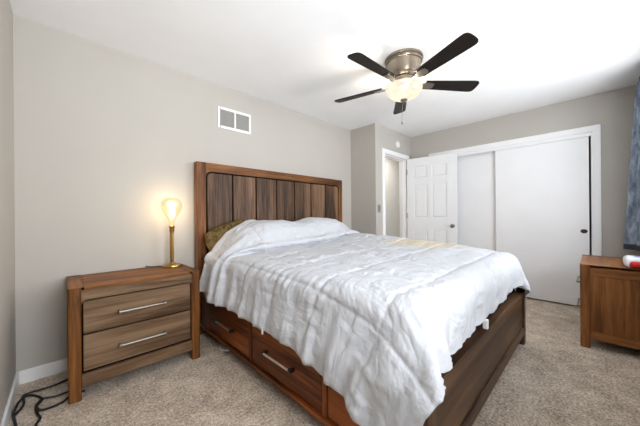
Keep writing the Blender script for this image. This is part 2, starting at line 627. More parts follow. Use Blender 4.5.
# local: x along the leaf, y thickness (room-facing side is -y), z up
mb = MB()
mb.box(0, 0.012, 0, DW, DT - 0.012, DH)
for f0, f1 in ((0, 0.012), (DT - 0.012, DT)):
    mb.box(0, f0, 0, 0.115, f1, DH)
    mb.box(0.335, f0, 0, 0.40, f1, DH)
    mb.box(0.62, f0, 0, DW, f1, DH)
    for x0, x1 in colx:
        for z0, z1 in ((0, 0.23), (0.86, 1.04), (1.585, 1.685), (1.885, DH)):
            mb.box(x0, f0, z0, x1, f1, z1)
leaf = mb.build('door_leaf', MT['door'], dr)
for x0, z0, x1, z1 in panels:
    mb = MB()
    for f0, f1 in ((0.002, 0.0125), (DT - 0.0125, DT - 0.002)):
        mb.box(x0 + 0.022, f0, z0 + 0.022, x1 - 0.022, f1, z1 - 0.022, 0.007, 1)
    mb.build('raised_panel', MT['door'], leaf)
kn = MB()
for sgn, y in ((-1, 0.0), (1, DT)):
    prof = [(0.0, 0.0), (0.03, 0.0), (0.03, 0.005), (0.012, 0.008), (0.011, 0.022), (0.024, 0.028), (0.028, 0.038), (0.024, 0.048), (0.0, 0.052)]
    k2 = MB().lathe(prof, n=24).xf(Matrix.Translation((DW - 0.06, y, 0.92)) @ Matrix.Rotation(math.radians(90 if sgn < 0 else -90), 4, 'X'))
    me = bpy.data.meshes.new('tmp')
    k2.bm.to_mesh(me)
    k2.bm.free()
    kn.bm.from_mesh(me)
kn.build('door_knob', MT['nickel'], dr, True)
for z in (0.25, 1.08, 1.80):
    MB().tube([(0.0, -0.007, z - 0.045), (0.0, -0.007, z + 0.045)], 0.007).build('hinge', MT['nickel'], dr, True)

# ------------------------------------------------------------------ wall fittings
# return-air vent
v = thing('air_vent', 'white two panel air vent high on the wall above the bed', 'air vent', (1.36, 0, 2.005))
W_, H_ = 0.368, 0.217
f = MB()
f.box(0, -0.012, 0, 0.02, 0, H_, 0.003).box(W_ - 0.02, -0.012, 0, W_, 0, H_, 0.003)
f.box(0.026, -0.012, 0, W_ - 0.026, 0, 0.026, 0.003).box(0.026, -0.012, H_ - 0.026, W_ - 0.02, 0, H_, 0.003)
f.box(W_ / 2 - 0.008, -0.012, 0.02, W_ / 2 + 0.008, 0, H_ - 0.02, 0.002)
f.build('vent_frame', MT['trim'], v)
MB().box(0.02, -0.002, 0.02, W_ - 0.02, -0.0005, H_ - 0.02).build('backing', MT['vent_dark'], v)
for x0, x1 in ((0.021, W_ / 2 - 0.009), (W_ / 2 + 0.009, W_ - 0.021)):
    g = MB()
    n = 13
    for i in range(n):
        x = x0 + (i + 0.5) * (x1 - x0) / n
        g.box(x - 0.0036, -0.010, 0.02, x + 0.0036, -0.003, H_ - 0.02)
    g.build('grille', MT['vent_slat'], v)
# smoke detector
sd = MB().lathe([(0, 0.0), (0.055, 0.0), (0.056, 0.012), (0.048, 0.028), (0.03, 0.034), (0.0, 0.035)]).xf(
    Matrix.Translation((4.09, D, 2.235)) @ Matrix.Rotation(math.radians(90), 4, 'X')).build('smoke_detector', MT['white_plastic'], None, True)
tag(sd, 'round white smoke detector on the wall above the doorway', 'smoke detector')
# light switch
sw = thing('light_switch', 'grey light switch plate on the wall by the doorway', 'light switch', (3.562, D, 1.20))
MB().box(-0.036, -0.007, -0.058, 0.036, 0, 0.058, 0.003).build('plate', plain('switch_plate', (140, 137, 131), 0.4), sw)
MB().box(-0.014, -0.012, -0.03, 0.014, -0.006, 0.03, 0.002).build('toggle', MT['grey_plastic'], sw)

# ------------------------------------------------------------------ ceiling fan
FX, FY, FZ = 2.345, -1.515, 2.228
fan = thing('ceiling_fan', 'brushed nickel ceiling fan with five dark blades and a lit bowl', 'ceiling fan', (FX, FY, H))
z = lambda a: a - H
MB().lathe([(0, 0), (0.158, 0), (0.160, -0.006), (0.158, -0.016), (0.150, -0.020), (0.150, -0.026), (0.153, -0.034), (0.150, -0.042), (0.142, -0.046),
            (0.138, -0.06), (0.134, -0.11), (0.122, -0.145), (0.10, -0.165), (0.0, -0.165)], n=48).build('motor_housing', MT['fan_metal'], fan, True, 25)
MB().lathe([(0, -0.165), (0.088, -0.165), (0.092, -0.18), (0.092, -0.205), (0.085, -0.218), (0.06, -0.222), (0.055, -0.245), (0.0, -0.245)],
           n=40).build('switch_housing', MT['fan_metal'], fan, True, 30)
bm_ = [(0.018, -0.348), (0.065, -0.340), (0.108, -0.320), (0.138, -0.292), (0.151, -0.262), (0.153, -0.236), (0.148, -0.234), (0.144, -0.262), (0.13, -0.29), (0.103, -0.315), (0.06, -0.334), (0.018, -0.342), (0.018, -0.348)]
MB().lathe(bm_, n=48).build('glass_bowl', MT['bowl'], fan, True, 60)
MB().lathe([(0, -0.338), (0.028, -0.342), (0.030, -0.352), (0.018, -0.360), (0.010, -0.366), (0.012, -0.372), (0.0, -0.378)], n=24).build('finial', MT['fan_metal'], fan, True)
A0 = 4.33786
for k in range(5):
    a = A0 + k * math.radians(72)
    R = Matrix.Rotation(a, 4, 'Z') @ Matrix.Translation((0, 0, FZ - H)) @ Matrix.Rotation(math.radians(-13), 4, 'X')
    # blade outline (local x = radius)
    out = []
    for t in np.linspace(0, 1, 14):
        x = 0.185 + t * 0.42
        out.append((x, -(0.048 + 0.018 * t)))
    for q in np.linspace(-90, 90, 11)[1:-1]:
        s_, c_ = math.sin(math.radians(q)), math.cos(math.radians(q))
        out.append((0.605 + 0.055 * abs(c_) ** 0.6, 0.066 * math.copysign(abs(s_) ** 0.6, s_)))
    for t in np.linspace(1, 0, 14):
        x = 0.185 + t * 0.42
        out.append((x, (0.048 + 0.018 * t)))
    mb = MB().prism(out, lambda u, v_, d: Vector((u, v_, d)), -0.004, 0.004)
    bl = mb.build('blade', MT['blade'], fan)
    bl.matrix_local = R
    iron = [(0.075, -0.022), (0.15, -0.016), (0.19, -0.034), (0.245, -0.034), (0.262, -0.02), (0.262, 0.02), (0.245, 0.034), (0.19, 0.034), (0.15, 0.016), (0.075, 0.022)]
    mb = MB().prism(iron, lambda u, v_, d: Vector((u, v_, d)), -0.012, -0.0045)
    br = mb.build('blade_bracket', MT['nickel'], fan)
    br.matrix_local = R
ch = MB()
ch.tube([(0.0, 0.0, -0.36), (-0.012, 0.008, -0.40), (-0.016, 0.010, -0.54)], 0.0016, 6)
chain = ch.build('pull_chain', MT['nickel'], fan)
MB().lathe([(0, 0.012), (0.006, 0.009), (0.009, 0), (0.006, -0.009), (0, -0.012)], -0.016, 0.010, -0.55, 16).build('chain_bead', MT['grey_plastic'], chain, True)
point_light('fan_bulb_light', (FX, FY, 2.165), 0.045, 20, (1.0, 0.90, 0.76))


# ------------------------------------------------------------------ nightstands
NW, ND, NH = 0.75, 0.48, 0.677


def nightstand(label, loc, rz, wd, wf, group):
    """local frame: x 0..NW across the front, y 0 is the back, -ND is the front, z up"""
    t = thing('nightstand', label, 'nightstand', loc, rz, group)
    P = 0.06
    for x in (0, NW - P):
        for y in (-ND, -P):
            MB().box(x, y, 0, x + P, y + P, NH - 0.001, 0.012, 3, lambda e: abs(e.verts[0].co.z - e.verts[1].co.z) > 0.3).build('post', MT[wd + '_z'], t, True)
    # top: centre board plus two caps whose grain runs front to back
    top = MB().box(P + 0.013, -ND + 0.001, NH - 0.018, NW - P - 0.013, -0.002, NH + 0.001, 0.003).build('top_board', MT[wd + '_x'], t)
    for x0, x1 in ((0.0, P + 0.0125), (NW - P - 0.0125, NW)):
        MB().box(x0, -ND - 0.001, NH, x1, 0, NH + 0.0025, 0.001).build('end_cap', MT[wd + '_y'], top)
    # top rail of the front with the drawer opening's rounded upper corners
    r = 0.03
    x0, x1, zt, zo = P, NW - P, NH - 0.0185, NH - 0.078
    poly = [(x0, zt), (x0, zo - r)]
    for q in np.linspace(180, 90, 7):
        poly.append((x0 + r + r * math.cos(math.radians(q)), zo - r + r * math.sin(math.radians(q))))
    for q in np.linspace(90, 0, 7):
        poly.append((x1 - r + r * math.cos(math.radians(q)), zo - r + r * math.sin(math.radians(q))))
    poly += [(x1, zo - r), (x1, zt)]
    pp = []
    for p_ in poly:
        if not pp or (abs(p_[0] - pp[-1][0]) + abs(p_[1] - pp[-1][1])) > 1e-6:
            pp.append(p_)
    MB().prism(pp, lambda u, v_, d: Vector((u, d, v_)), -ND + 0.004, -ND + 0.03).build('top_rail', MT[wf + '_x'], t)
    MB().box(P, -ND + 0.006, 0.075, NW - P, -ND + 0.03, 0.148, 0.003).build('bottom_rail', MT[wf + '_x'], t)
    for x in (0.020, NW - 0.038):
        MB().box(x, -ND + P, 0.14, x + 0.018, -P, NH - 0.06).build('side_panel', MT[wd + '_z'], t)
        MB().box(x - 0.010 if x < 0.3 else x, -ND + P, 0.075, x + 0.018 if x < 0.3 else x + 0.028, -P, 0.139, 0.003).build('side_rail', MT[wd + '_y'], t)
        MB().box(x - 0.010 if x < 0.3 else x, -ND + P, NH - 0.085, x + 0.018 if x < 0.3 else x + 0.028, -P, NH - 0.0185, 0.003).build('side_top_rail', MT[wd + '_y'], t)
    MB().box(P, -0.02, 0.08, NW - P, -0.005, NH - 0.019).build('back_panel', MT['dark'], t)
    MB().box(P + 0.001, -ND + 0.034, 0.10, NW - P - 0.001, -ND + 0.05, NH - 0.02).build('carcass_front', MT['dark'], t)
    for z0, z1 in ((0.163, 0.380), (0.388, 0.590)):
        d = MB()
        d.box(P + 0.008, -ND + 0.014, z0, NW - P - 0.008, -ND + 0.033, z1, 0.004)
        d = d.build('drawer', MT[wf + '_x'], t)
        zc = (z0 + z1) / 2 + 0.0
        h = MB()
        hx0, hx1, hy = 0.24, 0.51, -ND - 0.022
        h.tube([(hx0, hy, zc), (hx1, hy, zc)], 0.0065, 12)
        for x in (hx0 + 0.006, hx1 - 0.006):
            h.box(x - 0.008, -ND - 0.03, zc - 0.008, x + 0.008, -ND + 0.0125, zc + 0.008, 0.003)
        h.build('handle', MT['nickel'], d, True)
    return t


nightstand('brown nightstand with grey washed drawers under the lit lamp', (0.244, -0.022, 0), 0.0, 'oak', 'grey', None)
nightstand('orange brown nightstand by the closet under the blue curtain', (4.05, -3.046, 0), math.pi, 'chest', 'chest', None)

# ------------------------------------------------------------------ table lamp
LX, LY, LZ = 0.895, -0.14, NH + 0.003
lamp = thing('table_lamp', 'brass table lamp with a glowing bare globe bulb on the nightstand', 'lamp', (LX, LY, LZ))
MB().lathe([(0, 0), (0.078, 0), (0.080, 0.004), (0.078, 0.012), (0.05, 0.018), (0.03, 0.022), (0.024, 0.03), (0.0, 0.03)], n=40).build('lamp_base', MT['brass'], lamp, True, 40)
st = MB()
for k in range(3):
    a = k * 2.094 + 0.4
    st.tube([(0.011 * math.cos(a), 0.011 * math.sin(a), 0.028), (0.011 * math.cos(a), 0.011 * math.sin(a), 0.30)], 0.0065, 10)
st.build('stem', MT['brass'], lamp, True)
MB().lathe([(0, 0.285), (0.017, 0.287), (0.019, 0.295), (0.019, 0.325), (0.022, 0.33), (0.022, 0.342), (0.016, 0.348), (0, 0.348)], n=24).build('socket', MT['brass'], lamp, True, 40)
MB().lathe([(0.017, 0.345), (0.020, 0.37), (0.030, 0.40), (0.052, 0.435), (0.072, 0.47), (0.082, 0.505), (0.079, 0.54), (0.062, 0.568), (0.035, 0.582), (0, 0.586)], n=40).build('glass_globe', MT['bulb'], lamp, True, 80)
fi = MB()
pts = [(0.016 * math.cos(q), 0.016 * math.sin(q), 0.43 + 0.09 * abs(math.sin(q * 1.5))) for q in np.linspace(0, 2 * math.pi, 60)]
fi.tube(pts, 0.0022, 6)
fi.build('filament', MT['filament'], lamp)
point_light('lamp_bulb_light', (LX, LY, LZ + 0.49), 0.05, 3.6, (1.0, 0.72, 0.42))
cordp = smooth_path([(LX - 0.075, LY + 0.03, LZ + 0.004), (0.80, -0.085, LZ + 0.003), (0.76, -0.06, LZ + 0.003), (0.735, -0.03, LZ + 0.002), (0.73, -0.012, LZ - 0.03), (0.73, -0.01, 0.3)])
cc = MB().tube([p - Vector((LX, LY, LZ)) for p in cordp], 0.003, 8).build('lamp_cord', MT['cord'], lamp, True)

# ------------------------------------------------------------------ bed
bed = thing('bed', 'dark brown wooden bed with panelled headboard and storage drawers', 'bed', (2.1, -1.2, 0))
BO = Vector((2.1, -1.2, 0))


class BB(MB):
    def build(s, name, mat, parent, *a, **k):
        s.xf(Matrix.Translation(-BO))
        return super().build(name, mat, parent, *a, **k)


# headboard
hx0, hx1, hz = 1.116, 3.16, 1.615
hbY0, hbY1 = -0.095, -0.03
ix0, ix1, iz = 1.203, 3.085, 1.532
hb = BB()
hb.box(hx0, hbY0, 0, ix0, hbY1, hz, 0.006)
hb = hb.build('headboard', MT['head_z'], bed)
BB().box(ix1, hbY0, 0, hx1, hbY1, hz, 0.006).build('stile', MT['head_z'], hb)
r = 0.055
poly = [(ix0, hz - 0.001), (ix0, iz - r)]
for q in np.linspace(180, 90, 8)[1:]:
    poly.append((ix0 + r + r * math.cos(math.radians(q)), iz - r + r * math.sin(math.radians(q))))
for q in np.linspace(90, 0, 8):
    poly.append((ix1 - r + r * math.cos(math.radians(q)), iz - r + r * math.sin(math.radians(q))))
poly += [(ix1, hz - 0.001)]
BB().prism(poly, lambda u, v_, d: Vector((u, d, v_)), hbY0 + 0.001, hbY1).build('top_rail', MT['head_x'], hb)
BB().box(ix0, -0.0495, 0.25, ix1, -0.035, iz + 0.02).build('backing', MT['dark'], hb)
pw = (ix1 - ix0) / 7
for i in range(7):
    a, b, tz, rc = ix0 + i * pw + 0.0095, ix0 + (i + 1) * pw - 0.0095, iz - 0.015, 0.045
    if i == 0:
        a = ix0 + 0.015
    if i == 6:
        b = ix1 - 0.015
    out = [(a, 0.3)]
    out += [(a + rc + rc * math.cos(math.radians(q)), tz - rc + rc * math.sin(math.radians(q))) for q in np.linspace(180, 90, 7)] if i == 0 else [(a, tz)]
    out += [(b - rc + rc * math.cos(math.radians(q)), tz - rc + rc * math.sin(math.radians(q))) for q in np.linspace(90, 0, 7)] if i == 6 else [(b, tz)]
    out += [(b, 0.3)]
    BB().prism(out, lambda u, v_, d: Vector((u, d, v_)), -0.089, -0.0505).build('plank', MT['plank_z'], hb)
# side rails with drawers
SX0, SX1 = 1.14, 3.06
FYo, FYi = -2.24, -2.185
def side_rail(xo, xi, with_drawers):
    s = 1 if xi > xo else -1
    lo, hi = min(xo, xi), max(xo, xi)
    d0 = 0.016
    rb = BB()
    rb.box(min(xo + s * d0, xi), FYi, 0.109, max(xo + s * d0, xi), hbY0, 0.43)
    rail = rb.build('side_rail', MT['bed_y'], bed)
    BB().box(min(xo - s * 0.012, xi), FYi, 0.084, max(xo - s * 0.012, xi), hbY0, 0.108, 0.004).build('base_moulding', MT['bed_y'], rail)
    BB().box(min(xo, xi), FYi, 0.38, max(xo, xi), hbY0, 0.432, 0.003).build('cap_rail', MT['bed_y'], rail)
    for y0, y1 in ((-0.31, hbY0), (-1.025, -0.99), (-1.74, -1.705), (FYi, -2.13)):
        BB().box(min(xo, xo + s * d0), y0, 0.109, max(xo, xo + s * d0), y1, 0.38, 0.003).build('stile', MT['bed_z'], rail)
    for y0, y1 in ((-0.985, -0.315), (-1.70, -1.03), (-2.125, -1.745)):
        dr_ = BB().box(min(xo + s * 0.004, xo + s * d0), y0, 0.116, max(xo + s * 0.004, xo + s * d0), y1, 0.374, 0.004).build('drawer', MT['bed_y'], rail)
        if y1 - y0 < 0.5:
            continue
        h = BB()
        yc = (y0 + y1) / 2 + 0.02
        L = 0.135
        zc = 0.245
        hxx = xo - s * 0.026
        h.tube([(hxx, yc - L, zc), (hxx, yc + L, zc)], 0.0065, 12)
        h.build('handle', MT['bright_nickel'], dr_, True)
        for yy in (yc - L, yc + L):
            BB().box(min(hxx - s * 0.008, xo + s * 0.005), yy - 0.009, zc - 0.011, max(hxx - s * 0.008, xo + s * 0.005), yy + 0.009, zc + 0.011, 0.003).build('handle_mount', MT['black'], dr_)
side_rail(SX0, SX0 + 0.05, True)
side_rail(SX1, SX1 - 0.05, False)
# footboard
fb = BB().box(SX0 + 0.07, -2.226, 0.13, SX1 - 0.07, FYi, 0.40).build('footboard', MT['foot_x'], bed)
for x in (SX0, SX1 - 0.072):
    BB().box(x, FYo, 0, x + 0.072, FYi, 0.46, 0.006).build('post', MT['foot_z'], fb)
BB().box(SX0 + 0.0725, FYo + 0.002, 0.395, SX1 - 0.0725, FYi, 0.458, 0.005).build('top_rail', MT['foot_x'], fb)
BB().box(SX0 + 0.0725, FYo + 0.002, 0.085, SX1 - 0.0725, FYi, 0.15, 0.005).build('bottom_rail', MT['foot_x'], fb)
for x, y in ((2.05, -0.7), (2.05, -1.6)):
    BB().box(x, y, 0, x + 0.07, y + 0.07, 0.2).build('leg', MT['bed_z'], bed)
sl = BB().box(SX0 + 0.051, FYi + 0.001, 0.2, SX1 - 0.051, hbY0 - 0.002, 0.24)
sl.build('platform', MT['bed_x'], bed)

fo = MB().box(SX0 + 0.055, FYi + 0.006, 0.242, SX1 - 0.055, -0.10, 0.545, 0.025, 3)
tag(fo.build('box_foundation', MT['black_cloth'], None, True), 'black cloth bed foundation showing above the footboard', 'box spring')
ma = MB().box(SX0 + 0.06, FYi + 0.012, 0.547, SX1 - 0.06, -0.10, 0.70, 0.05, 4)
tag(ma.build('mattress', MT['mattress'], None, True), 'white mattress under the duvet', 'mattress')

# khaki pillow standing against the headboard
def soft_pillow(w, h, t, n=22):
    bm = bmesh.new()
    rng = np.random.RandomState(3)
    ph = rng.rand(6) * 6.28
    def grid(side):
        g = []
        for i in range(n + 1):
            row = []
            for j in range(n + 1):
                u, v_ = i / n * 2 - 1, j / n * 2 - 1
                e = max(0.0, (1 - abs(u) ** 2.4)) ** 0.5 * max(0.0, (1 - abs(v_) ** 2.4)) ** 0.5
                pin = 1 - 0.20 * (u * u * v_ * v_)
                wr = 0.20 * math.sin(7 * u + 4 * v_ + ph[0]) + 0.16 * math.sin(13 * u - 7 * v_ + ph[1])
                row.append(Vector((u * w / 2 * (1 - 0.05 * (1 - v_ * v_)) * pin, v_ * h / 2 * (1 - 0.06 * (1 - u * u)) * pin, side * t / 2 * e * (1 + wr))))
            g.append(row)
        return g
    for side in (1, -1):
        g = grid(side)
        vs = [[bm.verts.new(p) for p in row] for row in g]
        for i in range(n):
            for j in range(n):
                bm.faces.new((vs[i][j], vs[i + 1][j], vs[i + 1][j + 1], vs[i][j + 1]))
    bmesh.ops.remove_doubles(bm, verts=bm.verts, dist=1e-5)
    return bm


mb = MB()
mb.bm = soft_pillow(0.48, 0.32, 0.11)
mb.xf(Matrix.Translation((1.39, -0.195, 0.885)) @ Matrix.Rotation(math.radians(-20), 4, 'Y') @ Matrix.Rotation(math.radians(76), 4, 'X'))
tag(mb.build('pillow', MT['khaki'], None, True, 80), 'patterned khaki pillow peeking out between duvet and headboard', 'pillow')


# ------------------------------------------------------------------ duvet: a cloth rectangle laid over the bed and let settle
def value_noise(shape, cell, seed):
    rng = np.random.RandomState(seed)
    gx, gy = int(shape[0] / cell[0]) + 4, int(shape[1] / cell[1]) + 4
    g = rng.rand(gx, gy) * 2 - 1
    x = np.arange(shape[0]) / cell[0]
    y = np.arange(shape[1]) / cell[1]
    xi, yi = x.astype(int), y.astype(int)
    fx, fy = x - xi, y - yi
    fx, fy = fx * fx * (3 - 2 * fx), fy * fy * (3 - 2 * fy)
    a = g[np.ix_(xi, yi)]
    b = g[np.ix_(xi + 1, yi)]
    c = g[np.ix_(xi, yi + 1)]
    d = g[np.ix_(xi + 1, yi + 1)]
    FX_, FY_ = fx[:, None], fy[None, :]
    return (a * (1 - FX_) + b * FX_) * (1 - FY_) + (c * (1 - FX_) + d * FX_) * FY_


MX0, MX1, MY0, MZ = 1.17, 2.955, -2.205, 0.745     # mattress block the cloth lies on
PILL = [(1.76, -0.36, 0.50, 0.30, 0.285), (2.40, -0.36, 0.50, 0.30, 0.305)]   # cx, cy, half x, half y, height


def top_height(x, y):
    h = np.full_like(x, MZ)
    h = h + 0.04 * np.clip(1 - ((x - 2.2) / 0.95) ** 2, 0, 1) * np.clip((y - MY0) / 0.4, 0, 1) \
        + 0.085 * np.exp(-((x - 2.72) / 0.26) ** 2) * np.clip((y - MY0) / 1.3, 0, 1)
    for cx, cy, a, b, hh in PILL:
        q = (np.abs((x - cx) / a) ** 2.6 + np.abs((y - cy) / b) ** 2.4)
        h = np.maximum(h, MZ + hh * np.clip(1 - q, 0, None) ** 0.55)
    return h


DEBUG = False


def build_duvet():
    nx, ny = 112, 112
    s = np.linspace(0, 1, nx)[:, None, None]
    t = np.linspace(0, 1, ny)[None, :, None]
    tt = np.linspace(0, 1, ny)
    # how far the cloth reaches past each side of the bed, from head (0) to foot (1)
    lx = np.interp(tt, [0, 0.22, 0.36, 0.7, 0.85, 1], [0.79, 0.81, 0.875, 0.86, 0.79, 0.64])[None, :]
    rx = np.interp(tt, [0, 0.3, 1], [3.27, 3.23, 3.215])[None, :]
    fy = np.interp(np.linspace(0, 1, nx), [0, 0.07, 0.16, 0.3, 0.85, 0.93, 1], [-2.25, -2.29, -2.37, -2.41, -2.38, -2.41, -2.44])[:, None]
    flat = np.stack([lx + (rx - lx) * s[..., 0], 0.20 + (fy - 0.20) * t[..., 0]], -1)
    # rounded corner at the far side of the foot, the near one pulled round to the side
    ex, ey = 2.885, -2.135
    uu, vv = np.clip((flat[..., 0] - ex) / (rx - ex), 0, 1), np.clip((ey - flat[..., 1]) / (ey - fy), 0, 1)
    flat[..., 0] = np.where(uu > 0, ex + (rx - ex) * uu * np.sqrt(1 - 0.5 * vv ** 2), flat[..., 0])
    flat[..., 1] = np.where(vv > 0, ey - (ey - fy) * vv * np.sqrt(1 - 0.5 * uu ** 2), flat[..., 1])
    ul = np.clip((1.24 - flat[..., 0]) / 0.5, 0, 1)
    flat[..., 1] = np.where(vv > 0, ey - (ey - flat[..., 1]) * (1 - 0.6 * ul), flat[..., 1])
    px, py = flat[..., 0], flat[..., 1]
    # first guess: lay it on top, fold the overhang down
    yy = np.where(py > -0.75, -0.75 + (py + 0.75) * (0.60 / 0.95), py)
    bx = np.clip(px, MX0, MX1)
    by = np.maximum(yy, MY0)
    ox, oy = px - bx, yy - by
    dd = np.hypot(ox, oy) + 1e-9
    rr = 0.07
    ang = np.clip(dd / rr, 0, math.pi / 2)
    outw = rr * np.sin(ang) * 0.9 + 0.02 + np.maximum(dd - rr * 1.57, 0) * 0.06
    drop = rr * (1 - np.cos(ang)) + np.maximum(dd - rr * 1.57, 0)
    X = np.empty((nx, ny, 3))
    X[..., 0] = bx + ox / dd * outw * (dd > 1e-6)
    X[..., 1] = by + oy / dd * outw * (dd > 1e-6)
    X[..., 2] = top_height(bx, by) + 0.03 - drop
    X[..., 2] += 0.006 * value_noise((nx, ny), (6, 6), 1)
    X += 0.004 * np.random.RandomState(2).randn(nx, ny, 3)
    V = np.zeros_like(X)
    fl3 = np.concatenate([flat, np.zeros((nx, ny, 1))], -1)
    sets = []

    def add(sa, sb, k):
        L = np.linalg.norm(fl3[sa] - fl3[sb], axis=-1) * 1.0
        sets.append((sa, sb, L, k))
    for ax in (0, 1):
        n = (nx, ny)[ax]
        for off, k in ((1, 1.0), (2, 0.35)):
            for par in range(2 * off):
                idx = [i for i in range(n - off) if (i // off) % 2 == par // off and i % off == par % off] if off > 1 else list(range(par, n - 1, 2))
                if not idx:
                    continue
                i0 = np.array(idx)
                if ax == 0:
                    sets_a, sets_b = np.ix_(i0, np.arange(ny)), np.ix_(i0 + off, np.arange(ny))
                else:
                    sets_a, sets_b = np.ix_(np.arange(nx), i0), np.ix_(np.arange(nx), i0 + off)
                add(sets_a, sets_b, k)
    for par in (0, 1):
        i0 = np.arange(par, nx - 1, 2)
        j0 = np.arange(ny - 1)
        add(np.ix_(i0, j0), np.ix_(i0 + 1, j0 + 1), 0.5)
        add(np.ix_(i0, j0 + 1), np.ix_(i0 + 1, j0), 0.5)
    TH = 0.022
    dt = 1 / 60

    def collide(P, Q):
        x, y, zz = P[..., 0], P[..., 1], P[..., 2]
        hit = np.zeros(x.shape, bool)
        # rounded mattress block as a box distance field
        rad = 0.07
        cx, cy = (MX0 + MX1) / 2, (MY0 + 0.0) / 2
        hx_, hy_ = (MX1 - MX0) / 2 - rad, (0.0 - MY0) / 2 - rad
        qx = np.abs(x - cx) - hx_
        qy = np.abs(y - cy) - hy_
        th = top_height(x, y)
        qz = zz - (th - rad)
        gx, gy, gz = np.maximum(qx, 0), np.maximum(qy, 0), np.maximum(qz, 0)
        outd = np.sqrt(gx ** 2 + gy ** 2 + gz ** 2)
        ins = outd < 1e-9
        # outside shell
        m = (~ins) & (outd < rad + TH)
        if m.any():
            f = (rad + TH) / outd[m]
            ddx = gx[m] * f - gx[m]
            ddy = gy[m] * f - gy[m]
            ddz = gz[m] * f - gz[m]
            P[..., 0][m] += np.sign(x[m] - cx) * ddx
            P[..., 1][m] += np.sign(y[m] - cy) * ddy
            P[..., 2][m] += ddz
            hit |= m
        if ins.any():
            mx = np.maximum(np.maximum(qx, qy), qz)
            a = ins & (mx == qx)
            P[..., 0][a] = cx + np.sign(x[a] - cx) * (hx_ + rad + TH)
            a = ins & (mx == qy) & (mx != qx)
            P[..., 1][a] = cy + np.sign(y[a] - cy) * (hy_ + rad + TH)
            a = ins & (mx == qz) & (mx != qx) & (mx != qy)
            P[..., 2][a] = th[a] + TH
            hit |= ins
        # bed frame, headboard, floor
        fr = (P[..., 2] < 0.47) & (P[..., 1] > -2.255) & (P[..., 0] > 1.105) & (P[..., 0] < 3.075)
        if fr.any():
            x, y = P[..., 0], P[..., 1]
            dl, dr__, df = x - 1.105, 3.075 - x, y + 2.255
            mn = np.minimum(np.minimum(dl, dr__), df)
            a = fr & (mn == dl)
            P[..., 0][a] = 1.105
            a = fr & (mn == dr__)
            P[..., 0][a] = 3.075
            a = fr & (mn == df)
            P[..., 1][a] = -2.255
            hit |= fr
        q_ = np.clip((1.80 - P[..., 0]) / 0.25, 0, 1)
        P[..., 1] = np.minimum(P[..., 1], -0.122 - 0.10 * q_ * q_ * (3 - 2 * q_))
        P[..., 2] = np.maximum(P[..., 2], 0.03)
        # keep off the nightstand
        ns = (P[..., 0] < 1.03) & (P[..., 1] > -0.56)
        P[..., 0][ns] = 1.03
        if hit.any() and Q is not None:
            d = P[hit] - Q[hit]
            P[hit] = Q[hit] + d * np.array([0.35, 0.35, 1.0])
        return hit

    for step in range(130):
        Q = X.copy()
        V[..., 2] -= 4.0 * dt
        V *= 0.94
        P = X + V * dt
        for it in range(7):
            for sa, sb, L, k in sets:
                A, B = P[sa], P[sb]
                d = B - A
                ln = np.sqrt((d * d).sum(-1)) + 1e-9
                c = (0.5 * k) * (ln - L) / ln
                c = np.where((ln < L), c * 0.45, c)
                d *= c[..., None]
                P[sa] = A + d
                P[sb] = B - d
            if it % 3 == 2:
                collide(P, None)
        collide(P, Q)
        V = (P - Q) / dt
        sp = np.linalg.norm(V, axis=-1, keepdims=True)
        V *= np.minimum(1, 3.0 / (sp + 1e-9))
        X = P

    if DEBUG:
        print('HEM left', [tuple(round(float(q), 2) for q in X[0, j]) for j in range(0, ny, 10)], X[0, -1])
        print('HEM foot', [tuple(round(float(q), 2) for q in X[i, -1]) for i in range(0, nx, 3)][:14], X[-1, -1])
        print('HEM right', [tuple(round(float(q), 2) for q in X[-1, j]) for j in range(0, ny, 10)])
        a = np.linalg.norm(np.diff(X, axis=0), axis=-1) / np.linalg.norm(np.diff(flat, axis=0), axis=-1)
        b = np.linalg.norm(np.diff(X, axis=1), axis=-1) / np.linalg.norm(np.diff(flat, axis=1), axis=-1)
        print('STRETCH', a.mean(), a.max(), b.mean(), b.max())
    # light smoothing, then a finer grid
    def lap(Z):
        Y = Z.copy()
        Y[1:-1, 1:-1] = 0.5 * Z[1:-1, 1:-1] + 0.125 * (Z[2:, 1:-1] + Z[:-2, 1:-1] + Z[1:-1, 2:] + Z[1:-1, :-2])
        Y[0, 1:-1] = 0.5 * Z[0, 1:-1] + 0.25 * (Z[0, 2:] + Z[0, :-2])
        Y[-1, 1:-1] = 0.5 * Z[-1, 1:-1] + 0.25 * (Z[-1, 2:] + Z[-1, :-2])
        Y[1:-1, 0] = 0.5 * Z[1:-1, 0] + 0.25 * (Z[2:, 0] + Z[:-2, 0])
        Y[1:-1, -1] = 0.5 * Z[1:-1, -1] + 0.25 * (Z[2:, -1] + Z[:-2, -1])
        return Y
    X = lap(X)

    def refine(Z):
        a = np.empty((Z.shape[0] * 2 - 1,) + Z.shape[1:])
        a[::2] = Z
        a[1::2] = 0.5 * (Z[1:] + Z[:-1])
        b = np.empty((a.shape[0], a.shape[1] * 2 - 1) + a.shape[2:])
        b[:, ::2] = a
        b[:, 1::2] = 0.5 * (a[:, 1:] + a[:, :-1])
        return b
    X = lap(lap(refine(X)))
    U = refine(flat)
    NX, NY = X.shape[:2]
    du = np.gradient(X, axis=0)
    dv = np.gradient(X, axis=1)
    N = np.cross(dv, du)
    N /= np.linalg.norm(N, axis=-1, keepdims=True) + 1e-9
    if N[NX // 2, NY // 2, 2] < 0:
        N = -N
    # stitched boxes: puffed in the middle, drawn in along the seams, puckers across the seams
    W_, L_ = 2.70, 2.76
    su = np.linspace(0, W_, NX)[:, None] + np.zeros((1, NY))
    sv = np.linspace(0, L_, NY)[None, :] + np.zeros((NX, 1))
    cu, cv = 0.385, 0.40
    du_ = np.abs((su / cu + 0.5) % 1 - 0.5) * cu
    dv_ = np.abs((sv / cv + 0.5) % 1 - 0.5) * cv
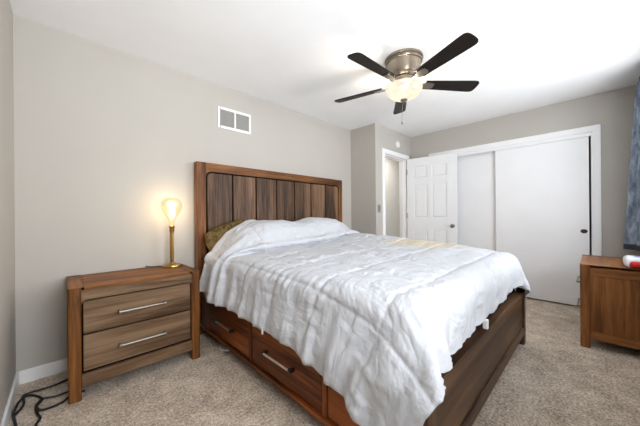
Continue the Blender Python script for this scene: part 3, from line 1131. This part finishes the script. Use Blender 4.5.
    eu, ev = np.exp(-(du_ / 0.017) ** 2), np.exp(-(dv_ / 0.017) ** 2)
    seam = np.maximum(eu, ev)
    wide_u, wide_v = np.exp(-(du_ / 0.09) ** 2), np.exp(-(dv_ / 0.09) ** 2)
    puck_u = value_noise((NX, NY), (14, 2.6), 5)      # short creases running across the lengthwise seams
    puck_v = value_noise((NX, NY), (2.6, 14), 6)
    crease = value_noise((NX, NY), (9, 9), 7)
    diag = np.sin((su * 17 + sv * 9) + 3.5 * value_noise((NX, NY), (22, 22), 8)) * np.clip(value_noise((NX, NY), (30, 30), 9) + 0.2, 0, 1)
    disp = 0.014 * (1 - seam) ** 1.0 * (1 - 0.55 * np.maximum(wide_u, wide_v)) \
        + 0.006 * puck_u * wide_u + 0.006 * puck_v * wide_v + 0.004 * crease + 0.004 * diag \
        + 0.0012 * value_noise((NX, NY), (3, 3), 10)
    # soft hanging folds on the drape, deeper towards the hem and round the corner
    hang = np.clip((0.72 - X[..., 2]) / 0.3, 0, 1) * (sv / L_ > 0.12)
    ph = sv * 2 * math.pi / 0.23 + su * 2 * math.pi / 0.25 * (su / W_ < 2) * 0.0
    ph = np.where(np.abs(N[..., 0]) > np.abs(N[..., 1]), sv, su) * 2 * math.pi / 0.24 + 2.2 * value_noise((NX, NY), (40, 40), 12)
    disp = disp + np.where(np.abs(N[..., 0]) > np.abs(N[..., 1]), 0.011, 0.006) * hang * (np.sin(ph) + 0.4 * np.sin(2.3 * ph + 1))
    disp = np.maximum(disp, -0.006)
    X = X + N * disp[..., None]
    vin = X - N * 0.012
    bm = bmesh.new()
    uvl = bm.loops.layers.uv.new('cloth')
    top = [[bm.verts.new(X[i, j]) for j in range(NY)] for i in range(NX)]
    # back sheet is coarser where nobody looks but closes the edge
    bot = [[bm.verts.new(vin[i, j]) for j in range(NY)] for i in range(NX)]
    for i in range(NX - 1):
        for j in range(NY - 1):
            f_ = bm.faces.new((top[i][j], top[i + 1][j], top[i + 1][j + 1], top[i][j + 1]))
            for lp, (a_, b_) in zip(f_.loops, ((i, j), (i + 1, j), (i + 1, j + 1), (i, j + 1))):
                lp[uvl].uv = (su[a_, b_], sv[a_, b_])
            bm.faces.new((bot[i][j], bot[i][j + 1], bot[i + 1][j + 1], bot[i + 1][j]))
    for i in range(NX - 1):
        bm.faces.new((top[i][0], bot[i][0], bot[i + 1][0], top[i + 1][0]))
        bm.faces.new((top[i][-1], top[i + 1][-1], bot[i + 1][-1], bot[i][-1]))
    for j in range(NY - 1):
        bm.faces.new((top[0][j], top[0][j + 1], bot[0][j + 1], bot[0][j]))
        bm.faces.new((top[-1][j], bot[-1][j], bot[-1][j + 1], top[-1][j + 1]))
    mb = MB()
    mb.bm.free()
    mb.bm = bm
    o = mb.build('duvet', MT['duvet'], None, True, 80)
    tag(o, 'rumpled white quilted duvet spread over the bed', 'duvet')
    # little white tags sewn to the hem
    def tab(p, d, name):
        q = MB()
        p, d = Vector(p), Vector(d)
        wd = 0.012 if name == 'care_tag' else 0.005
        q.box(p.x - wd, p.y - wd, p.z - 0.045, p.x + wd, p.y + wd, p.z + 0.005, 0.003)
        q.build(name, MT['white_plastic'], o)
    k = int(np.argmin(np.abs(X[:, -1, 0] - 1.86)))
    tab(X[k, -1] - Vector((0, 0, 0)) if False else X[k, -1], (0, -1, 0), 'care_tag')
    k = int(np.argmin(np.abs(X[0, :, 1] + 1.22)))
    tab(X[0, k] + np.array([0, 0, 0.02]), (0, -1, 0), 'hem_tie')
    return o


build_duvet()

# ------------------------------------------------------------------ small things on the floor and the far nightstand
dc = MB().lathe([(0, 0), (0.075, 0), (0.082, 0.006), (0.08, 0.016), (0.06, 0.02), (0, 0.02)], 1.225, -0.50, 0.0, 32)
tag(dc.build('plastic_dish', MT['pale_disc'], None, True, 40), 'pale round dish half under the bed rail', 'dish')

cA = [(0.30, -0.165, 0.008), (0.243, -0.173, 0.008), (0.195, -0.19, 0.008), (0.146, -0.198, 0.008), (0.078, -0.19, 0.008), (0.045, -0.205, 0.008), (0.053, -0.269, 0.009), (0.056, -0.326, 0.01),
      (0.045, -0.375, 0.009), (0.028, -0.412, 0.008)]
cB = [(0.128, -0.66, 0.008), (0.119, -0.599, 0.008), (0.132, -0.544, 0.008), (0.119, -0.483, 0.008), (0.11, -0.407, 0.012), (0.130, -0.359, 0.012), (0.127, -0.314, 0.009), (0.094, -0.247, 0.008),
      (0.061, -0.229, 0.012), (0.034, -0.268, 0.009), (0.026, -0.33, 0.008), (0.024, -0.40, 0.009), (0.04, -0.507, 0.008), (0.055, -0.62, 0.008)]
cC = [(0.31, -0.347, 0.008), (0.242, -0.349, 0.008), (0.184, -0.351, 0.008), (0.135, -0.352, 0.019), (0.112, -0.409, 0.020), (0.120, -0.455, 0.018), (0.136, -0.466, 0.010), (0.185, -0.466, 0.008),
      (0.222, -0.452, 0.008), (0.25, -0.420, 0.008), (0.32, -0.405, 0.008)]
for P_, lb in ((cA, 'black cord on the carpet running closest to the wall'), (cB, 'black cord snaking around the carpet corner'),
               (cC, 'black cord looped out from under the nightstand')):
    o = MB().tube(smooth_path(P_), 0.0062, 8).build('power_cord', MT['cord'], None, True)
    tag(o, lb, 'cord', 'black cords by the nightstand')

# packet
pk = thing('plastic_packet', 'red and white plastic packet lying on the nightstand by the closet', 'packet', (3.40, -2.895, NH + 0.003))
MB().box(-0.085, -0.09, 0.0, 0.10, 0.085, 0.082, 0.03, 4).build('white_wrap', MT['white_wrap'], pk, True)
MB().box(-0.098, -0.10, 0.002, 0.0, 0.06, 0.056, 0.022, 4).build('red_panel', MT['red_wrap'], pk, True)
MB().box(-0.05, -0.06, 0.0805, 0.05, 0.03, 0.0835, 0.001).build('blue_print', MT['blue_wrap'], pk)

# curtain on the front wall
rod = thing('curtain_rod', 'dark curtain rod above the window wall', 'curtain rod', (0, 0, 0))
MB().tube([(2.1, -2.975, 2.395), (4.48, -2.975, 2.395)], 0.011, 14).build('rod', MT['black'], rod, True)
for x in (2.2, 4.47):
    MB().box(x - 0.008, YF, 2.388, x + 0.008, -2.968, 2.402).build('bracket', MT['black'], rod)


def curtain():
    nx, nz = 90, 60
    z1, z0 = 2.385, 0.735
    def pos(i, j):
        s, t = i / nx, j / nz        # s across (0 = far end), t down
        zz = z1 + (z0 - z1) * t
        x = 4.44 - s * 0.62 * (1 - 0.12 * t)
        amp = 0.028 + 0.012 * t
        flare = 0.105 * t * math.exp(-((s - 0.12) / 0.22) ** 2)
        y = -2.985 + amp * math.sin(s * 2 * math.pi * 4.3 + 1.2 + 0.5 * t) + flare
        return Vector((x, y, zz))
    def sheet(j0, j1, off):
        mb = MB()
        g = {}
        for i in range(nx + 1):
            for j in range(j0, j1 + 1):
                for sd in (0, 1):
                    g[i, j, sd] = mb.bm.verts.new(pos(i, j) + Vector((0, (off if sd else -off), 0)))
        for i in range(nx):
            for j in range(j0, j1):
                mb.bm.faces.new((g[i, j, 0], g[i + 1, j, 0], g[i + 1, j + 1, 0], g[i, j + 1, 0]))
                mb.bm.faces.new((g[i, j, 1], g[i, j + 1, 1], g[i + 1, j + 1, 1], g[i + 1, j, 1]))
        for i in range(nx):
            for j in (j0, j1):
                mb.bm.faces.new((g[i, j, 0], g[i + 1, j, 0], g[i + 1, j, 1], g[i, j, 1]))
        for j in range(j0, j1):
            for i in (0, nx):
                mb.bm.faces.new((g[i, j, 0], g[i, j + 1, 0], g[i, j + 1, 1], g[i, j, 1]))
        return mb
    o = sheet(0, nz, 0.0015).build('curtain', MT['curtain'], None, True, 80)
    tag(o, 'blue grey curtain hanging beside the closet wall', 'curtain')
    sheet(nz - 2, nz, 0.003).build('hem', MT['curtain_hem'], o, True, 80)


curtain()
